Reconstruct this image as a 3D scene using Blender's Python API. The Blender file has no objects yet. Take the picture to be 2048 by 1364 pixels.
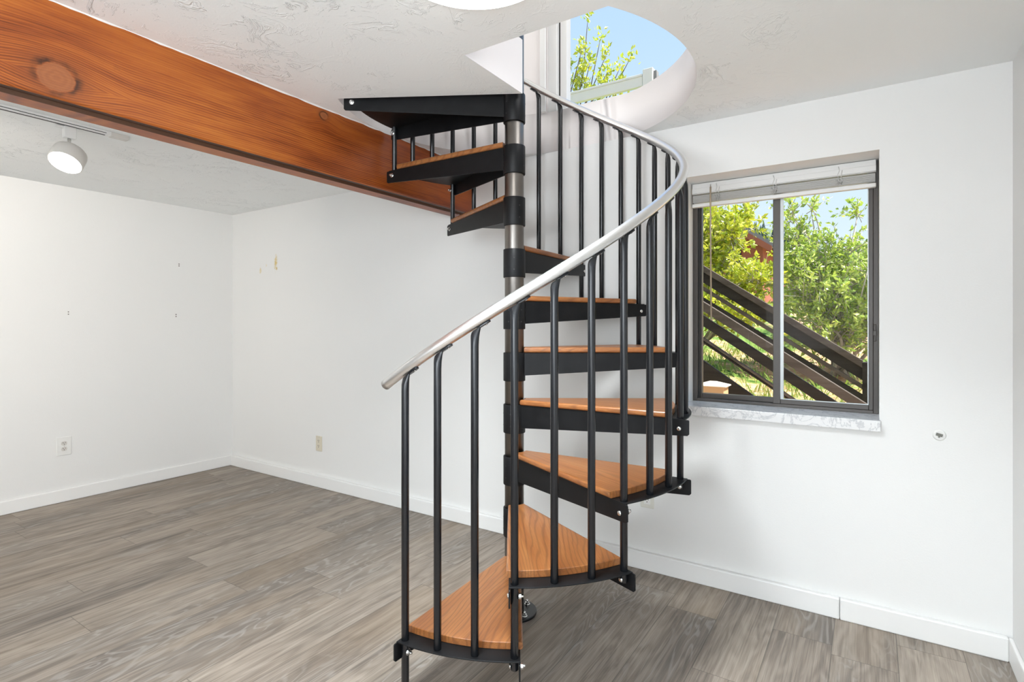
import bpy, bmesh, math, random
import numpy as np
from mathutils import Vector, Matrix
from mathutils.geometry import tessellate_polygon

PI = math.pi
random.seed(7)
COL = bpy.context.scene.collection
rad = math.radians

# ------------------------------------------------------------------ helpers
class MB:
    """collects shapes into one mesh; build() links it as one object"""
    def __init__(s): s.v, s.f, s.m, s.s = [], [], [], []
    def face(s, idx, mat=0, smooth=False):
        s.f.append(tuple(idx)); s.m.append(mat); s.s.append(smooth)
    def add(s, verts, faces, mat=0, smooth=False):
        o = len(s.v); s.v += [tuple(v) for v in verts]
        for f in faces: s.face([i + o for i in f], mat, smooth)
    def box(s, a, b, mat=0, M=None):
        x0, y0, z0 = a; x1, y1, z1 = b
        vs = [(x0,y0,z0),(x1,y0,z0),(x1,y1,z0),(x0,y1,z0),(x0,y0,z1),(x1,y0,z1),(x1,y1,z1),(x0,y1,z1)]
        if M is not None: vs = [M @ Vector(v) for v in vs]
        s.add(vs, [(0,3,2,1),(4,5,6,7),(0,1,5,4),(1,2,6,5),(2,3,7,6),(3,0,4,7)], mat)
    def prism(s, poly, z0, z1, mat=0, M=None):
        n = len(poly); vs = [(p[0],p[1],z0) for p in poly] + [(p[0],p[1],z1) for p in poly]
        if M is not None: vs = [M @ Vector(v) for v in vs]
        fs = [tuple(range(n))[::-1], tuple(range(n, 2*n))] + [(i,(i+1)%n,n+(i+1)%n,n+i) for i in range(n)]
        s.add(vs, fs, mat)
    def rings(s, rings, cap0=True, cap1=True, mat=0, smooth=True, closed=False):
        """skin a list of equal-length vertex rings"""
        n = len(rings[0]); o = len(s.v)
        for r in rings: s.v += [tuple(v) for v in r]
        k = len(rings)
        for i in range(k if closed else k-1):
            for j in range(n):
                a = o+i*n+j; b = o+i*n+(j+1)%n; c = o+((i+1)%k)*n+(j+1)%n; d = o+((i+1)%k)*n+j
                s.face((a,b,c,d), mat, smooth)
        if cap0: s.face([o+j for j in range(n)][::-1], mat)
        if cap1: s.face([o+(k-1)*n+j for j in range(n)], mat)
    def lathe(s, prof, n=32, M=None, mat=0, cap=True, smooth=True):
        """prof: (radius, z) pairs, revolved about z"""
        R = []
        for r, z in prof:
            ring = [Vector((r*math.cos(2*PI*j/n), r*math.sin(2*PI*j/n), z)) for j in range(n)]
            if M is not None: ring = [M @ v for v in ring]
            R.append(ring)
        s.rings(R, cap, cap, mat, smooth)
    def tube(s, pts, r, n=12, mat=0, cap=True):
        pts = [Vector(p) for p in pts]; R = []
        rs = r if isinstance(r, (list, tuple)) else [r]*len(pts)
        up = Vector((0,0,1))
        for i, p in enumerate(pts):
            t = (pts[min(i+1,len(pts)-1)] - pts[max(i-1,0)]).normalized()
            a = t.cross(up)
            if a.length < 1e-3: a = t.cross(Vector((1,0,0)))
            a.normalize(); b = a.cross(t)
            R.append([p + (a*math.cos(2*PI*j/n) - b*math.sin(2*PI*j/n))*rs[i] for j in range(n)])
        s.rings(R, cap, cap, mat)
    def build(s, name, mats, parent=None, bevel=0, seg=2, loc=None, recalc=True):
        me = bpy.data.meshes.new(name)
        me.from_pydata(s.v, [], s.f)
        for m in (mats if isinstance(mats, (list, tuple)) else [mats]): me.materials.append(m)
        me.polygons.foreach_set('material_index', s.m); me.polygons.foreach_set('use_smooth', s.s)
        if recalc:
            bm = bmesh.new(); bm.from_mesh(me); bmesh.ops.recalc_face_normals(bm, faces=bm.faces); bm.to_mesh(me); bm.free()
        me.update()
        o = bpy.data.objects.new(name, me); COL.objects.link(o)
        if parent: o.parent = parent
        if loc: o.location = loc
        if bevel:
            b = o.modifiers.new('bevel', 'BEVEL'); b.width = bevel; b.segments = seg; b.limit_method = 'ANGLE'; b.angle_limit = rad(40)
        return o

def empty(name, loc=(0,0,0)):
    o = bpy.data.objects.new(name, None); COL.objects.link(o); o.location = loc; o.empty_display_size = .1; return o
def tag(o, label, cat, group=None):
    o['label'] = label; o['category'] = cat
    if group: o['group'] = group
    return o
def struct(o): o['kind'] = 'structure'; return o
def copy_tree(o, parent=None):
    c = o.copy(); COL.objects.link(c); c.parent = parent
    for ch in list(o.children): copy_tree(ch, c)
    return c
def lookM(origin, zdir):
    z = Vector(zdir).normalized(); q = z.to_track_quat('Z', 'Y')
    return Matrix.Translation(Vector(origin)) @ q.to_matrix().to_4x4()

def slab(mb, outer, holes, d0, d1, to3, mat=0, hole_mat=0, hole_smooth=False):
    """flat slab with holes: 2-D loops turned to 3-D by to3(u, v, depth)"""
    loops = [outer] + holes
    tris = tessellate_polygon([[Vector((p[0],p[1],0)) for p in l] for l in loops])
    flat = [p for l in loops for p in l]; n = len(flat); o = len(mb.v)
    mb.v += [tuple(to3(p[0],p[1],d0)) for p in flat] + [tuple(to3(p[0],p[1],d1)) for p in flat]
    for t in tris:
        mb.face([o+i for i in t], mat); mb.face([o+n+i for i in t][::-1], mat)
    k = 0
    for li, l in enumerate(loops):
        for i in range(len(l)):
            a, b = k+i, k+(i+1) % len(l)
            mb.face((o+a, o+b, o+n+b, o+n+a), hole_mat if li else mat, hole_smooth and li > 0)
        k += len(l)

# ------------------------------------------------------------------ materials
class NT:
    def __init__(s, name):
        s.m = bpy.data.materials.new(name); s.m.use_nodes = True
        s.t = s.m.node_tree; s.b = s.t.nodes['Principled BSDF']; s.out = s.t.nodes['Material Output']
    def n(s, typ, ins=None, **kw):
        nd = s.t.nodes.new(typ)
        for k, v in kw.items(): setattr(nd, k, v)
        for k, v in (ins or {}).items(): s.set(nd.inputs[k], v)
        return nd
    def set(s, inp, v):
        if isinstance(v, bpy.types.NodeSocket): s.t.links.new(v, inp)
        elif isinstance(v, bpy.types.Node): s.t.links.new(v.outputs[0], inp)
        else:
            if inp.type == 'RGBA' and len(v) == 3: v = (*v, 1)
            inp.default_value = v
    def math(s, op, a, b=0.0, c=None, clamp=False):
        nd = s.n('ShaderNodeMath', {0: a, 1: b}, operation=op, use_clamp=clamp)
        if c is not None: s.set(nd.inputs[2], c)
        return nd.outputs[0]
    def ramp(s, fac, stops, interp='LINEAR'):
        nd = s.n('ShaderNodeValToRGB', {0: fac}); nd.color_ramp.interpolation = interp
        e = nd.color_ramp.elements
        while len(e) < len(stops): e.new(0.5)
        for el, (p, c) in zip(e, stops):
            el.position = p; el.color = (*c, 1) if len(c) == 3 else c
        return nd.outputs[0]
    def mix(s, fac, a, b, blend='MIX'):
        nd = s.n('ShaderNodeMix', data_type='RGBA', blend_type=blend)
        s.set(nd.inputs[0], fac); s.set(nd.inputs[6], a); s.set(nd.inputs[7], b)
        return nd.outputs[2]
    def obj(s): return s.n('ShaderNodeTexCoord').outputs['Object']
    def mapping(s, vec, scale=(1,1,1), loc=(0,0,0), rot=(0,0,0)):
        nd = s.n('ShaderNodeMapping', {0: vec}); nd.inputs['Scale'].default_value = scale
        nd.inputs['Location'].default_value = loc; nd.inputs['Rotation'].default_value = rot
        return nd.outputs[0]
    def noise(s, vec, scale, detail=4, rough=.5, dist=0):
        return s.n('ShaderNodeTexNoise', {'Vector': vec, 'Scale': scale, 'Detail': detail, 'Roughness': rough, 'Distortion': dist}).outputs['Fac']
    def P(s, **kw):
        names = dict(color='Base Color', rough='Roughness', metal='Metallic', spec='Specular IOR Level', coat='Coat Weight', coatr='Coat Roughness', emit='Emission Color', estr='Emission Strength')
        for k, v in kw.items(): s.set(s.b.inputs[names[k]], v)
        return s
    def bump(s, h, strength=.3, dist=.01):
        nd = s.n('ShaderNodeBump', {'Height': h, 'Strength': strength, 'Distance': dist}); s.set(s.b.inputs['Normal'], nd.outputs[0]); return s

def simple(name, col, rough=.5, metal=0, spec=.5, **kw):
    return NT(name).P(color=col, rough=rough, metal=metal, spec=spec, **kw).m

def smooth_mask(t, d, r0, r1):
    """1 inside r0 fading to 0 at r1"""
    nd = t.n('ShaderNodeMapRange', {0: d, 1: r0, 2: r1, 3: 1.0, 4: 0.0}, interpolation_type='SMOOTHSTEP'); return nd.outputs[0]
def dist_to(t, vec, p, scale=(1,1,1)):
    sub = t.n('ShaderNodeVectorMath', {0: vec, 1: p}, operation='SUBTRACT').outputs[0]
    mul = t.n('ShaderNodeVectorMath', {0: sub, 1: scale}, operation='MULTIPLY').outputs[0]
    return t.n('ShaderNodeVectorMath', {0: mul}, operation='LENGTH').outputs['Value']

def wall_paint(name, col=(.80,.80,.79), stains=(), dots=()):
    t = NT(name); v = t.obj()
    c = t.mix(t.math('MULTIPLY', t.noise(v, 1.3, 3), .10), col, (.765,.765,.755))
    warp = t.math('MULTIPLY', t.math('SUBTRACT', t.noise(v, 45, 5, .7), .5), .10)
    for p, sc, r, colr, op in stains:
        d = t.math('ADD', dist_to(t, v, p, sc), warp)
        c = t.mix(t.math('MULTIPLY', smooth_mask(t, d, r*.35, r), op), c, colr)
    for p, r in dots:
        c = t.mix(smooth_mask(t, dist_to(t, v, p), r*.6, r), c, (.16,.15,.14))
    t.P(color=c, rough=.55, spec=.35)
    h = t.math('ADD', t.noise(v, 160, 3), t.math('MULTIPLY', t.noise(v, 30, 3), .8))
    return t.bump(h, .12, .003).m

def ceiling_paint():
    t = NT('ceiling_plaster'); v = t.obj()
    # hand-trowelled skin: short curved ridges in patches, smoother elsewhere
    vv = t.n('ShaderNodeVectorMath', {0: v, 1: t.n('ShaderNodeVectorMath', {0: t.n('ShaderNodeTexNoise', {'Vector': v, 'Scale': 4.0, 'Detail': 2.0}).outputs['Color'], 1: (.5,.5,.5)}, operation='MULTIPLY').outputs[0]}, operation='ADD').outputs[0]
    a = t.noise(t.mapping(vv, (1,.8,1)), 8, 5, .68)
    ridge = t.ramp(a, [(.55,(0,0,0)),(.575,(1,1,1)),(.64,(.35,.35,.35)),(.8,(.3,.3,.3))])
    patch = t.ramp(t.noise(v, 2.6, 2), [(.40,(.12,.12,.12)),(.62,(1,1,1))])
    b_ = t.noise(vv, 24, 4, .65)
    ridge2 = t.ramp(b_, [(.60,(0,0,0)),(.63,(1,1,1)),(.72,(.3,.3,.3))])
    sx = t.n('ShaderNodeSeparateXYZ', {0: v}).outputs[0]
    fade = t.math('ADD', t.math('MULTIPLY', smooth_mask(t, sx, 4.1, 4.7), .95), .05)
    h = t.math('MULTIPLY', t.math('ADD', ridge, t.math('MULTIPLY', ridge2, .4)), t.math('MULTIPLY', patch, fade))
    h = t.math('ADD', h, t.math('MULTIPLY', t.noise(v, 120, 2), .08))
    t.P(color=(.90,.915,.91), rough=.6, spec=.3)
    return t.bump(h, .75, .005).m

def floor_planks():
    t = NT('floor_planks'); v = t.obj(); sp = t.n('ShaderNodeSeparateXYZ', {0: v}); x, y = sp.outputs[0], sp.outputs[1]
    w, L = .2075, 1.22
    u = t.math('DIVIDE', t.math('SUBTRACT', x, 4.583), w); xi = t.math('FLOOR', u)
    r1 = t.n('ShaderNodeTexWhiteNoise', {'W': xi}, noise_dimensions='1D').outputs['Value']
    q = t.math('ADD', t.math('DIVIDE', y, L), t.math('MULTIPLY', r1, 7.3)); yi = t.math('FLOOR', q)
    idv = t.n('ShaderNodeCombineXYZ', {0: xi, 1: yi}).outputs[0]
    wn = t.n('ShaderNodeTexWhiteNoise', {'Vector': idv}, noise_dimensions='2D')
    rc, rv = wn.outputs['Color'], wn.outputs['Value']
    off = t.n('ShaderNodeVectorMath', {0: rc, 1: (9,9,9)}, operation='MULTIPLY').outputs[0]
    gv = t.n('ShaderNodeVectorMath', {0: v, 1: off}, operation='ADD').outputs[0]
    # cathedral figure: rings of a warped distance stretched along the plank
    warp = t.noise(t.mapping(gv, (5,1.0,1)), 1.0, 3, .55)
    rings = t.math('SINE', t.math('ADD', t.math('MULTIPLY', warp, 75), t.math('MULTIPLY', x, 40)))
    fine = t.noise(t.mapping(gv, (190,3.2,1)), 1, 3, .65)
    med = t.noise(t.mapping(gv, (34,1.7,1)), 1, 4, .6, .6)
    big = t.noise(t.mapping(gv, (7,.9,1)), 1, 3, .5, .5)
    val = t.math('ADD', t.math('MULTIPLY', fine, .42), t.math('MULTIPLY', med, .42))
    val = t.math('ADD', val, t.math('MULTIPLY', rings, .035))
    val = t.math('ADD', val, t.math('MULTIPLY', t.math('SUBTRACT', rv, .5), .10))
    val = t.math('ADD', val, t.math('MULTIPLY', t.math('SUBTRACT', big, .5), .34))
    val = t.math('ADD', val, .005)
    c = t.ramp(val, [(0.2,(0.0876,0.0704,0.0566)),(0.36,(0.191,0.156,0.127)),(0.46,(0.283,0.235,0.193)),(0.58,(0.371,0.313,0.259)),(0.74,(0.484,0.419,0.357))])
    patch = t.ramp(t.noise(t.mapping(gv, (4.5,.8,1)), 1, 2, .5), [(.50,(0,0,0)),(.62,(1,1,1))])
    line = t.n('ShaderNodeMapRange', {0: t.math('SINE', t.math('ADD', t.math('MULTIPLY', t.noise(t.mapping(gv, (7,1.3,1)), 1, 3, .5, .5), 95), t.math('MULTIPLY', fine, 2.0))), 1: .35, 2: 1.0, 3: 0.0, 4: 1.0}).outputs[0]
    c = t.mix(t.math('MULTIPLY', patch, .42), c, (.15,.132,.118))
    c = t.mix(t.math('MULTIPLY', t.math('MULTIPLY', line, t.math('ADD', t.math('MULTIPLY', patch, .8), .12)), .36), c, (.47,.44,.41))
    knot = t.noise(t.mapping(gv, (8,1.8,1)), 1.3, 3, .6, 1.2)
    c = t.mix(t.math('MULTIPLY', t.ramp(knot, [(.62,(0,0,0)),(.76,(1,1,1))]), .55), c, (.085,.07,.06))
    tint = t.noise(t.mapping(gv, (3,.8,1)), 1, 2)
    c = t.mix(t.math('MULTIPLY', t.ramp(tint, [(.52,(0,0,0)),(.72,(1,1,1))]), .35), c, (.25,.18,.115))
    fx = t.math('FRACT', u); fy = t.math('FRACT', q)
    ex = t.math('MINIMUM', fx, t.math('SUBTRACT', 1.0, fx)); ey = t.math('MULTIPLY', t.math('MINIMUM', fy, t.math('SUBTRACT', 1.0, fy)), L/w)
    e = t.math('MINIMUM', ex, ey)
    seam = smooth_mask(t, e, .003, .0095)
    c = t.mix(t.math('MULTIPLY', seam, .6), c, (.05,.042,.036))
    t.P(color=c, rough=t.math('ADD', .40, t.math('MULTIPLY', fine, .16)), spec=.5)
    h = t.math('SUBTRACT', t.math('MULTIPLY', fine, .5), seam)
    return t.bump(h, .16, .002).m

def beam_wood():
    t = NT('beam_wood'); v = t.obj()
    k1 = dist_to(t, v, (2.662,-2.048,1.974), (.3,.85,1.0)); k2 = dist_to(t, v, (2.662,-1.087,2.166), (.3,.8,1.0))
    warp = t.math('ADD', t.math('MULTIPLY', smooth_mask(t, k1, .0, .20), .038), t.math('MULTIPLY', smooth_mask(t, k2, .0, .10), .02))
    sp = t.n('ShaderNodeSeparateXYZ', {0: v})
    side = t.math('SIGN', t.math('SUBTRACT', sp.outputs[2], 1.974))
    zz = t.math('SUBTRACT', sp.outputs[2], t.math('MULTIPLY', warp, side))
    wv = t.n('ShaderNodeCombineXYZ', {0: sp.outputs[0], 1: sp.outputs[1], 2: zz}).outputs[0]
    slow = t.noise(t.mapping(wv, (2,1.3,5)), 1, 3, .5)
    lines = t.math('SINE', t.math('ADD', t.math('ADD', t.math('MULTIPLY', zz, 760), t.math('MULTIPLY', slow, 26)), t.math('MULTIPLY', t.noise(t.mapping(wv, (9,4,60)), 1, 3, .6), 5)))
    fine = t.noise(t.mapping(wv, (60,3.5,210)), 1, 4, .65)
    blot = t.noise(t.mapping(wv, (3,1.6,9)), 1, 4, .55, .4)
    # growth lines are tight in the lower half of the timber and fade towards its top
    low = smooth_mask(t, sp.outputs[2], 2.02, 2.16)
    val = t.math('ADD', t.math('MULTIPLY', fine, .45), t.math('MULTIPLY', blot, .62))
    val = t.math('ADD', val, t.math('MULTIPLY', t.math('MULTIPLY', lines, .075), t.math('ADD', t.math('MULTIPLY', low, .8), .2)))
    val = t.math('ADD', t.math('MULTIPLY', t.math('SUBTRACT', val, .53), 1.3), .53)
    c = t.ramp(val, [(0.25,(0.12,0.0238,0.00462)),(0.42,(0.258,0.0574,0.00882)),(0.55,(0.368,0.0945,0.0139)),(0.68,(0.442,0.13,0.0189)),(0.85,(0.497,0.175,0.0294))])
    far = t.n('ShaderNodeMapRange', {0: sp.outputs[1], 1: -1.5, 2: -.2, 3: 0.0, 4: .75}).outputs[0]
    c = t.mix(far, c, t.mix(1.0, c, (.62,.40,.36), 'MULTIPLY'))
    for k, R, P_ in ((k1, .045, (2.662,-2.048,1.974)), (k2, .017, (2.662,-1.087,2.166))):
        jag = t.math('ADD', k, t.math('MULTIPLY', t.math('SUBTRACT', t.noise(v, 22, 4, .65), .5), R*.55))
        brk = t.ramp(t.noise(v, 17, 2), [(.42,(.12,.12,.12)),(.60,(1,1,1))])
        ring = t.math('MULTIPLY', smooth_mask(t, jag, R*1.02, R*1.45), t.math('SUBTRACT', 1.0, smooth_mask(t, jag, R*.86, R*1.0)))
        c = t.mix(t.math('MULTIPLY', smooth_mask(t, jag, R*1.2, R*2.2), .35), c, (.20,.055,.016))
        c = t.mix(t.math('MULTIPLY', smooth_mask(t, jag, R*.80, R*.95), .75), c, (.34,.12,.045))
        inner = t.math('MULTIPLY', t.math('ADD', t.math('SINE', t.math('MULTIPLY', jag, 420)), 1.0), .5)
        c = t.mix(t.math('MULTIPLY', t.math('MULTIPLY', smooth_mask(t, jag, R*.80, R*.95), inner), .25), c, (.20,.06,.02))
        c = t.mix(t.math('MULTIPLY', t.math('MULTIPLY', ring, brk), .9), c, (.035,.012,.005))
    scuff = t.noise(t.mapping(v, (8,9,9)), 1.1, 5, .7)
    c = t.mix(t.math('MULTIPLY', t.ramp(scuff, [(.66,(0,0,0)),(.74,(1,1,1))]), .4), c, (.17,.05,.015))
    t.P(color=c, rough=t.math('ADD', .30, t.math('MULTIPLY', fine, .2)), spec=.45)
    return t.bump(t.math('ADD', t.math('MULTIPLY', lines, .2), fine), .22, .002).m

def oak():
    t = NT('oak_tread'); v = t.obj()
    rnd = t.n('ShaderNodeObjectInfo').outputs['Random']
    off = t.n('ShaderNodeCombineXYZ', {0: t.math('MULTIPLY', rnd, 5.0), 1: t.math('MULTIPLY', rnd, 3.0), 2: rnd}).outputs[0]
    g0 = t.n('ShaderNodeVectorMath', {0: v, 1: off}, operation='ADD').outputs[0]
    g = t.mapping(g0, rot=(0, 0, rad(9)))
    gy = t.n('ShaderNodeSeparateXYZ', {0: g}).outputs[1]
    warp = t.noise(t.mapping(g, (1.5,6.0,5)), 1, 2, .45, .25)
    ph = t.math('ADD', t.math('MULTIPLY', gy, 330), t.math('MULTIPLY', warp, 62))
    ph = t.math('ADD', ph, t.math('MULTIPLY', t.noise(t.mapping(g, (9,70,40)), 1, 3, .6), 2.4))
    rings = t.n('ShaderNodeMapRange', {0: t.math('SINE', ph), 1: .25, 2: 1.0, 3: 0.0, 4: 1.0}).outputs[0]
    fine = t.noise(t.mapping(g, (6,420,300)), 1, 3, .7)
    med = t.noise(t.mapping(g, (2.2,24,20)), 1, 4, .55, .3)
    c = t.ramp(t.math('ADD', t.math('MULTIPLY', fine, .55), t.math('MULTIPLY', med, .5)), [(0.28,(0.15,0.0475,0.0132)),(0.45,(0.251,0.0878,0.0253)),(0.6,(0.321,0.13,0.0413)),(0.8,(0.387,0.18,0.066))])
    c = t.mix(t.math('MULTIPLY', t.math('MULTIPLY', rings, t.math('ADD', t.math('MULTIPLY', fine, 1.1), .1)), .82), c, (.13,.050,.018))
    t.P(color=c, rough=.32, spec=.5)
    return t.bump(t.math('SUBTRACT', fine, t.math('MULTIPLY', rings, .4)), .12, .001).m

def marble():
    t = NT('marble_sill'); v = t.obj()
    n1 = t.noise(v, 9, 6, .65, 1.4); vein = t.math('ABSOLUTE', t.math('SUBTRACT', n1, .5))
    c = t.mix(smooth_mask(t, vein, .0, .035), (.80,.80,.80), (.50,.51,.53))
    c = t.mix(t.math('MULTIPLY', t.noise(v, 22, 4), .5), c, (.70,.71,.73))
    return t.P(color=c, rough=.18, spec=.5).m

def metal_speckled(name, col, rough, metal, spec=.5):
    t = NT(name); v = t.obj(); n1 = t.noise(v, 16, 3, .55)
    c = t.mix(t.math('MULTIPLY', t.ramp(n1, [(.45,(0,0,0)),(.8,(1,1,1))]), .2), col, tuple(min(1, x*2.2+.01) for x in col))
    return t.P(color=c, rough=t.math('ADD', rough-.06, t.math('MULTIPLY', n1, .14)), metal=metal, spec=spec).m

def brushed(name, col, rough):
    t = NT(name); v = t.obj(); n1 = t.noise(v, 40, 3, .6)
    return t.P(color=t.mix(n1, col, tuple(x*.9 for x in col)), rough=t.math('ADD', rough-.03, t.math('MULTIPLY', n1, .06)), metal=1.0).m

def pane_shader(t):
    tr = t.n('ShaderNodeBsdfTransparent', {0: (1,1,1)}); gl = t.n('ShaderNodeBsdfGlossy', {'Color': (1,1,1), 'Roughness': .02})
    fc = t.n('ShaderNodeLayerWeight', {'Blend': .5}).outputs['Facing']
    f = t.math('ADD', t.math('MULTIPLY', t.math('POWER', fc, 5.0), .3), .001)
    return t.n('ShaderNodeMixShader', {0: f, 1: tr.outputs[0], 2: gl.outputs[0]})
def glass_mat():
    t = NT('window_glass'); mx = pane_shader(t)
    t.t.links.new(mx.outputs[0], t.out.inputs['Surface']); return t.m

def leaf_mat(name, stops, transl=.35):
    t = NT(name)
    ri = t.n('ShaderNodeNewGeometry').outputs['Random Per Island']
    c = t.ramp(ri, stops)
    df = t.n('ShaderNodeBsdfDiffuse', {0: c}); tl = t.n('ShaderNodeBsdfTranslucent', {0: t.mix(.4, c, (.6,.8,.1))})
    gl = t.n('ShaderNodeBsdfGlossy', {'Color': (1,1,1), 'Roughness': .35})
    m1 = t.n('ShaderNodeMixShader', {0: transl, 1: df.outputs[0], 2: tl.outputs[0]})
    m2 = t.n('ShaderNodeMixShader', {0: .07, 1: m1.outputs[0], 2: gl.outputs[0]})
    t.t.links.new(m2.outputs[0], t.out.inputs['Surface']); return t.m

def ground_mat():
    t = NT('hillside_soil'); v = t.obj()
    a = t.noise(v, 1.4, 4, .6); b = t.noise(v, 14, 5, .7)
    soil = t.ramp(b, [(.3,(.34,.17,.10)),(.5,(.62,.36,.22)),(.7,(.75,.56,.40))])
    grass = t.ramp(b, [(.3,(.05,.10,.02)),(.5,(.14,.24,.05)),(.7,(.30,.38,.10))])
    left = smooth_mask(t, t.n('ShaderNodeSeparateXYZ', {0: v}).outputs[0], 2.9, 4.1)
    a = t.math('ADD', a, t.math('MULTIPLY', left, .17))
    t.P(color=t.mix(t.ramp(a, [(.50,(0,0,0)),(.62,(1,1,1))]), soil, grass), rough=.9, spec=.1)
    return t.bump(b, .6, .04).m

def deck_wood(name, lo, hi):
    t = NT(name); v = t.obj()
    n1 = t.noise(t.mapping(v, (1.5,30,30), rot=(0,rad(34),0)), 1, 4, .6)
    return t.P(color=t.ramp(n1, [(.3,lo),(.7,hi)]), rough=.75, spec=.2).m

M = dict(
    wall_left=wall_paint('wall_paint_plain', dots=[((0,-.434,1.727),.006),((0,-.434,1.712),.006),((0,-.457,1.316),.006),((0,-.457,1.300),.006),((0,-1.168,1.323),.005),((0,-1.168,1.307),.005)]),
    wall_back=wall_paint('wall_paint_marked', stains=[((.637,0,1.741),(1.6,1,.62),.045,(.62,.46,.10),.8),((.652,0,1.70),(1.6,1,1),.022,(.50,.34,.05),.6),((.42,0,1.688),(2.0,1,.7),.030,(.66,.52,.18),.6),((.50,0,1.73),(1.6,1,1),.016,(.74,.66,.46),.6)],
                         dots=[((1.78,0,1.79),.006),((.637,0,.62),.005),((.9,0,.66),.004),((4.15,0,.35),.004),((4.30,0,.30),.004)]),
    wall=wall_paint('wall_paint'),
    trim=simple('trim_paint', (.83,.83,.82), .35, spec=.4),
    ceiling=ceiling_paint(), well=wall_paint('stairwell_paint', (.84,.80,.79)),
    floor=floor_planks(), beam=beam_wood(), beam_dark=simple('beam_weathered', (.075,.03,.012), .6),
    oak=oak(), black=simple('black_powder_coat', (.0065,.0075,.0095), .27, 0.0, .5), plate=metal_speckled('black_flat_steel', (.006,.0063,.007), .40, 0.0, .2),
    pole=brushed('bare_steel_tube', (.20,.185,.17), .34), alu=simple('brushed_aluminium', (.86,.86,.86), .30, 1.0),
    zinc=simple('zinc_bolt', (.75,.75,.74), .25, 1.0), marble=marble(),
    bronze=simple('bronze_aluminium_frame', (.075,.066,.060), .42, .25), bronze_dark=simple('black_gasket', (.012,.012,.012), .6), screen=simple('grey_screen_edge', (.42,.44,.44), .4, .5),
    vinyl=simple('white_vinyl', (.80,.80,.79), .35), slat=simple('blind_slat', (.80,.79,.77), .4), cord=simple('blind_cord', (.72,.71,.69), .7),
    wand=simple('clear_wand', (.45,.36,.26), .2, spec=.6),
    glass=glass_mat(), 
    plastic=simple('white_plastic', (.80,.80,.78), .3), ivory=simple('ivory_plastic', (.66,.61,.50), .35), almond=simple('almond_plastic', (.70,.69,.63), .35), slot=simple('dark_slot', (.02,.02,.02), .6),
    lampshell=simple('lamp_shell_white', (.66,.64,.60), .35), chrome=simple('chrome', (.75,.74,.72), .15, 1.0),
    lens=NT('lit_lens').P(color=(1,1,1), emit=(1,.97,.92), estr=14.0).m,
    diffuser=NT('lit_diffuser').P(color=(.9,.9,.9), emit=(1,.985,.96), estr=9.0).m,
    bandring=simple('fixture_ring', (.45,.36,.27), .35, .6),
    leafA=leaf_mat('leaf_yellow_green', [(0,(.36,.46,.05)),(.35,(.58,.62,.06)),(.7,(.78,.72,.07)),(1,(.22,.34,.05))]),
    leafB=leaf_mat('leaf_mid_green', [(0,(.24,.38,.08)),(.4,(.46,.60,.12)),(.75,(.68,.74,.20)),(1,(.15,.26,.08))]),
    bark=simple('grey_bark', (.50,.45,.42), .9, spec=.1), twig=simple('brown_twig', (.20,.15,.13), .9, spec=.1),
    ground=ground_mat(), grass=leaf_mat('grass_blade', [(0,(.10,.20,.03)),(.5,(.24,.36,.06)),(1,(.42,.44,.14))], .25),
    deckdark=deck_wood('dark_stained_timber', (.022,.020,.019), (.050,.045,.041)), deckbrown=deck_wood('weathered_brown_timber', (.075,.062,.053), (.135,.115,.10)),
    deckpale=simple('sunlit_pale_timber', (.86,.85,.84), .6), boxtan=simple('tan_timber', (.60,.40,.22), .6), boxtop=simple('sunlit_timber_cap', (.72,.66,.56), .6),  # deck rail whiteness stands for sunlight and window haze, put into its colour
    redwall=simple('red_brown_siding', (.36,.11,.065), .8), roof=simple('grey_shingle_roof', (.22,.23,.24), .85),
    conifer=simple('distant_conifer', (.085,.12,.10), .95, spec=.05), hill=simple('distant_hill', (.15,.19,.13), .95, spec=.05),
)

# ------------------------------------------------------------------ dimensions (metres)
H, UPZ = 2.2, 2.425                     # lower ceiling, upper floor
XR, YF = 5.143, -4.6                    # right wall, front wall
PX, PY, RB = 3.4265, -.702, .7005      # stair axis, baluster circle
T0, DT, RISE = rad(-86.771), rad(9.927), .2209
WX0, WX1, WZ0, WZ1 = 3.944, 4.737, .800, 1.947   # window opening
HX, HR = PX - .008, .750                # stair hole
WY = .012                               # face of the back wall

# ------------------------------------------------------------------ the setting
b = MB(); b.box((-.2, YF-.2, -.2), (XR+.2, .25, 0)); struct(b.build('floor', M['floor']))

hole = [(3.488, -.734), (3.488, -1.123)]
def pol(a, r=HR): return (HX + r*math.cos(a), PY + r*math.sin(a))
a0 = math.asin((-1.123-PY)/HR); a1 = rad(214.2)
N = 110
for i in range(N+1):
    q = pol(a0 + (a1-a0)*i/N); hole.append((max(q[0], 2.668), min(q[1], .0115)))
b = MB()
slab(b, [(-.2, YF-.2), (XR+.2, YF-.2), (XR+.2, .02), (-.2, .02)], [hole], H, UPZ, lambda u, v, d: (u, v, d), 0, 1, True)
# flat shading for the straight sides of the hole
ceil = b.build('ceiling', [M['ceiling'], M['well']])
for p in ceil.data.polygons:
    if p.material_index == 1:
        c = p.center
        if math.hypot(c.x-HX, c.y-PY) < HR-.03: p.use_smooth = False
struct(ceil)

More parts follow.
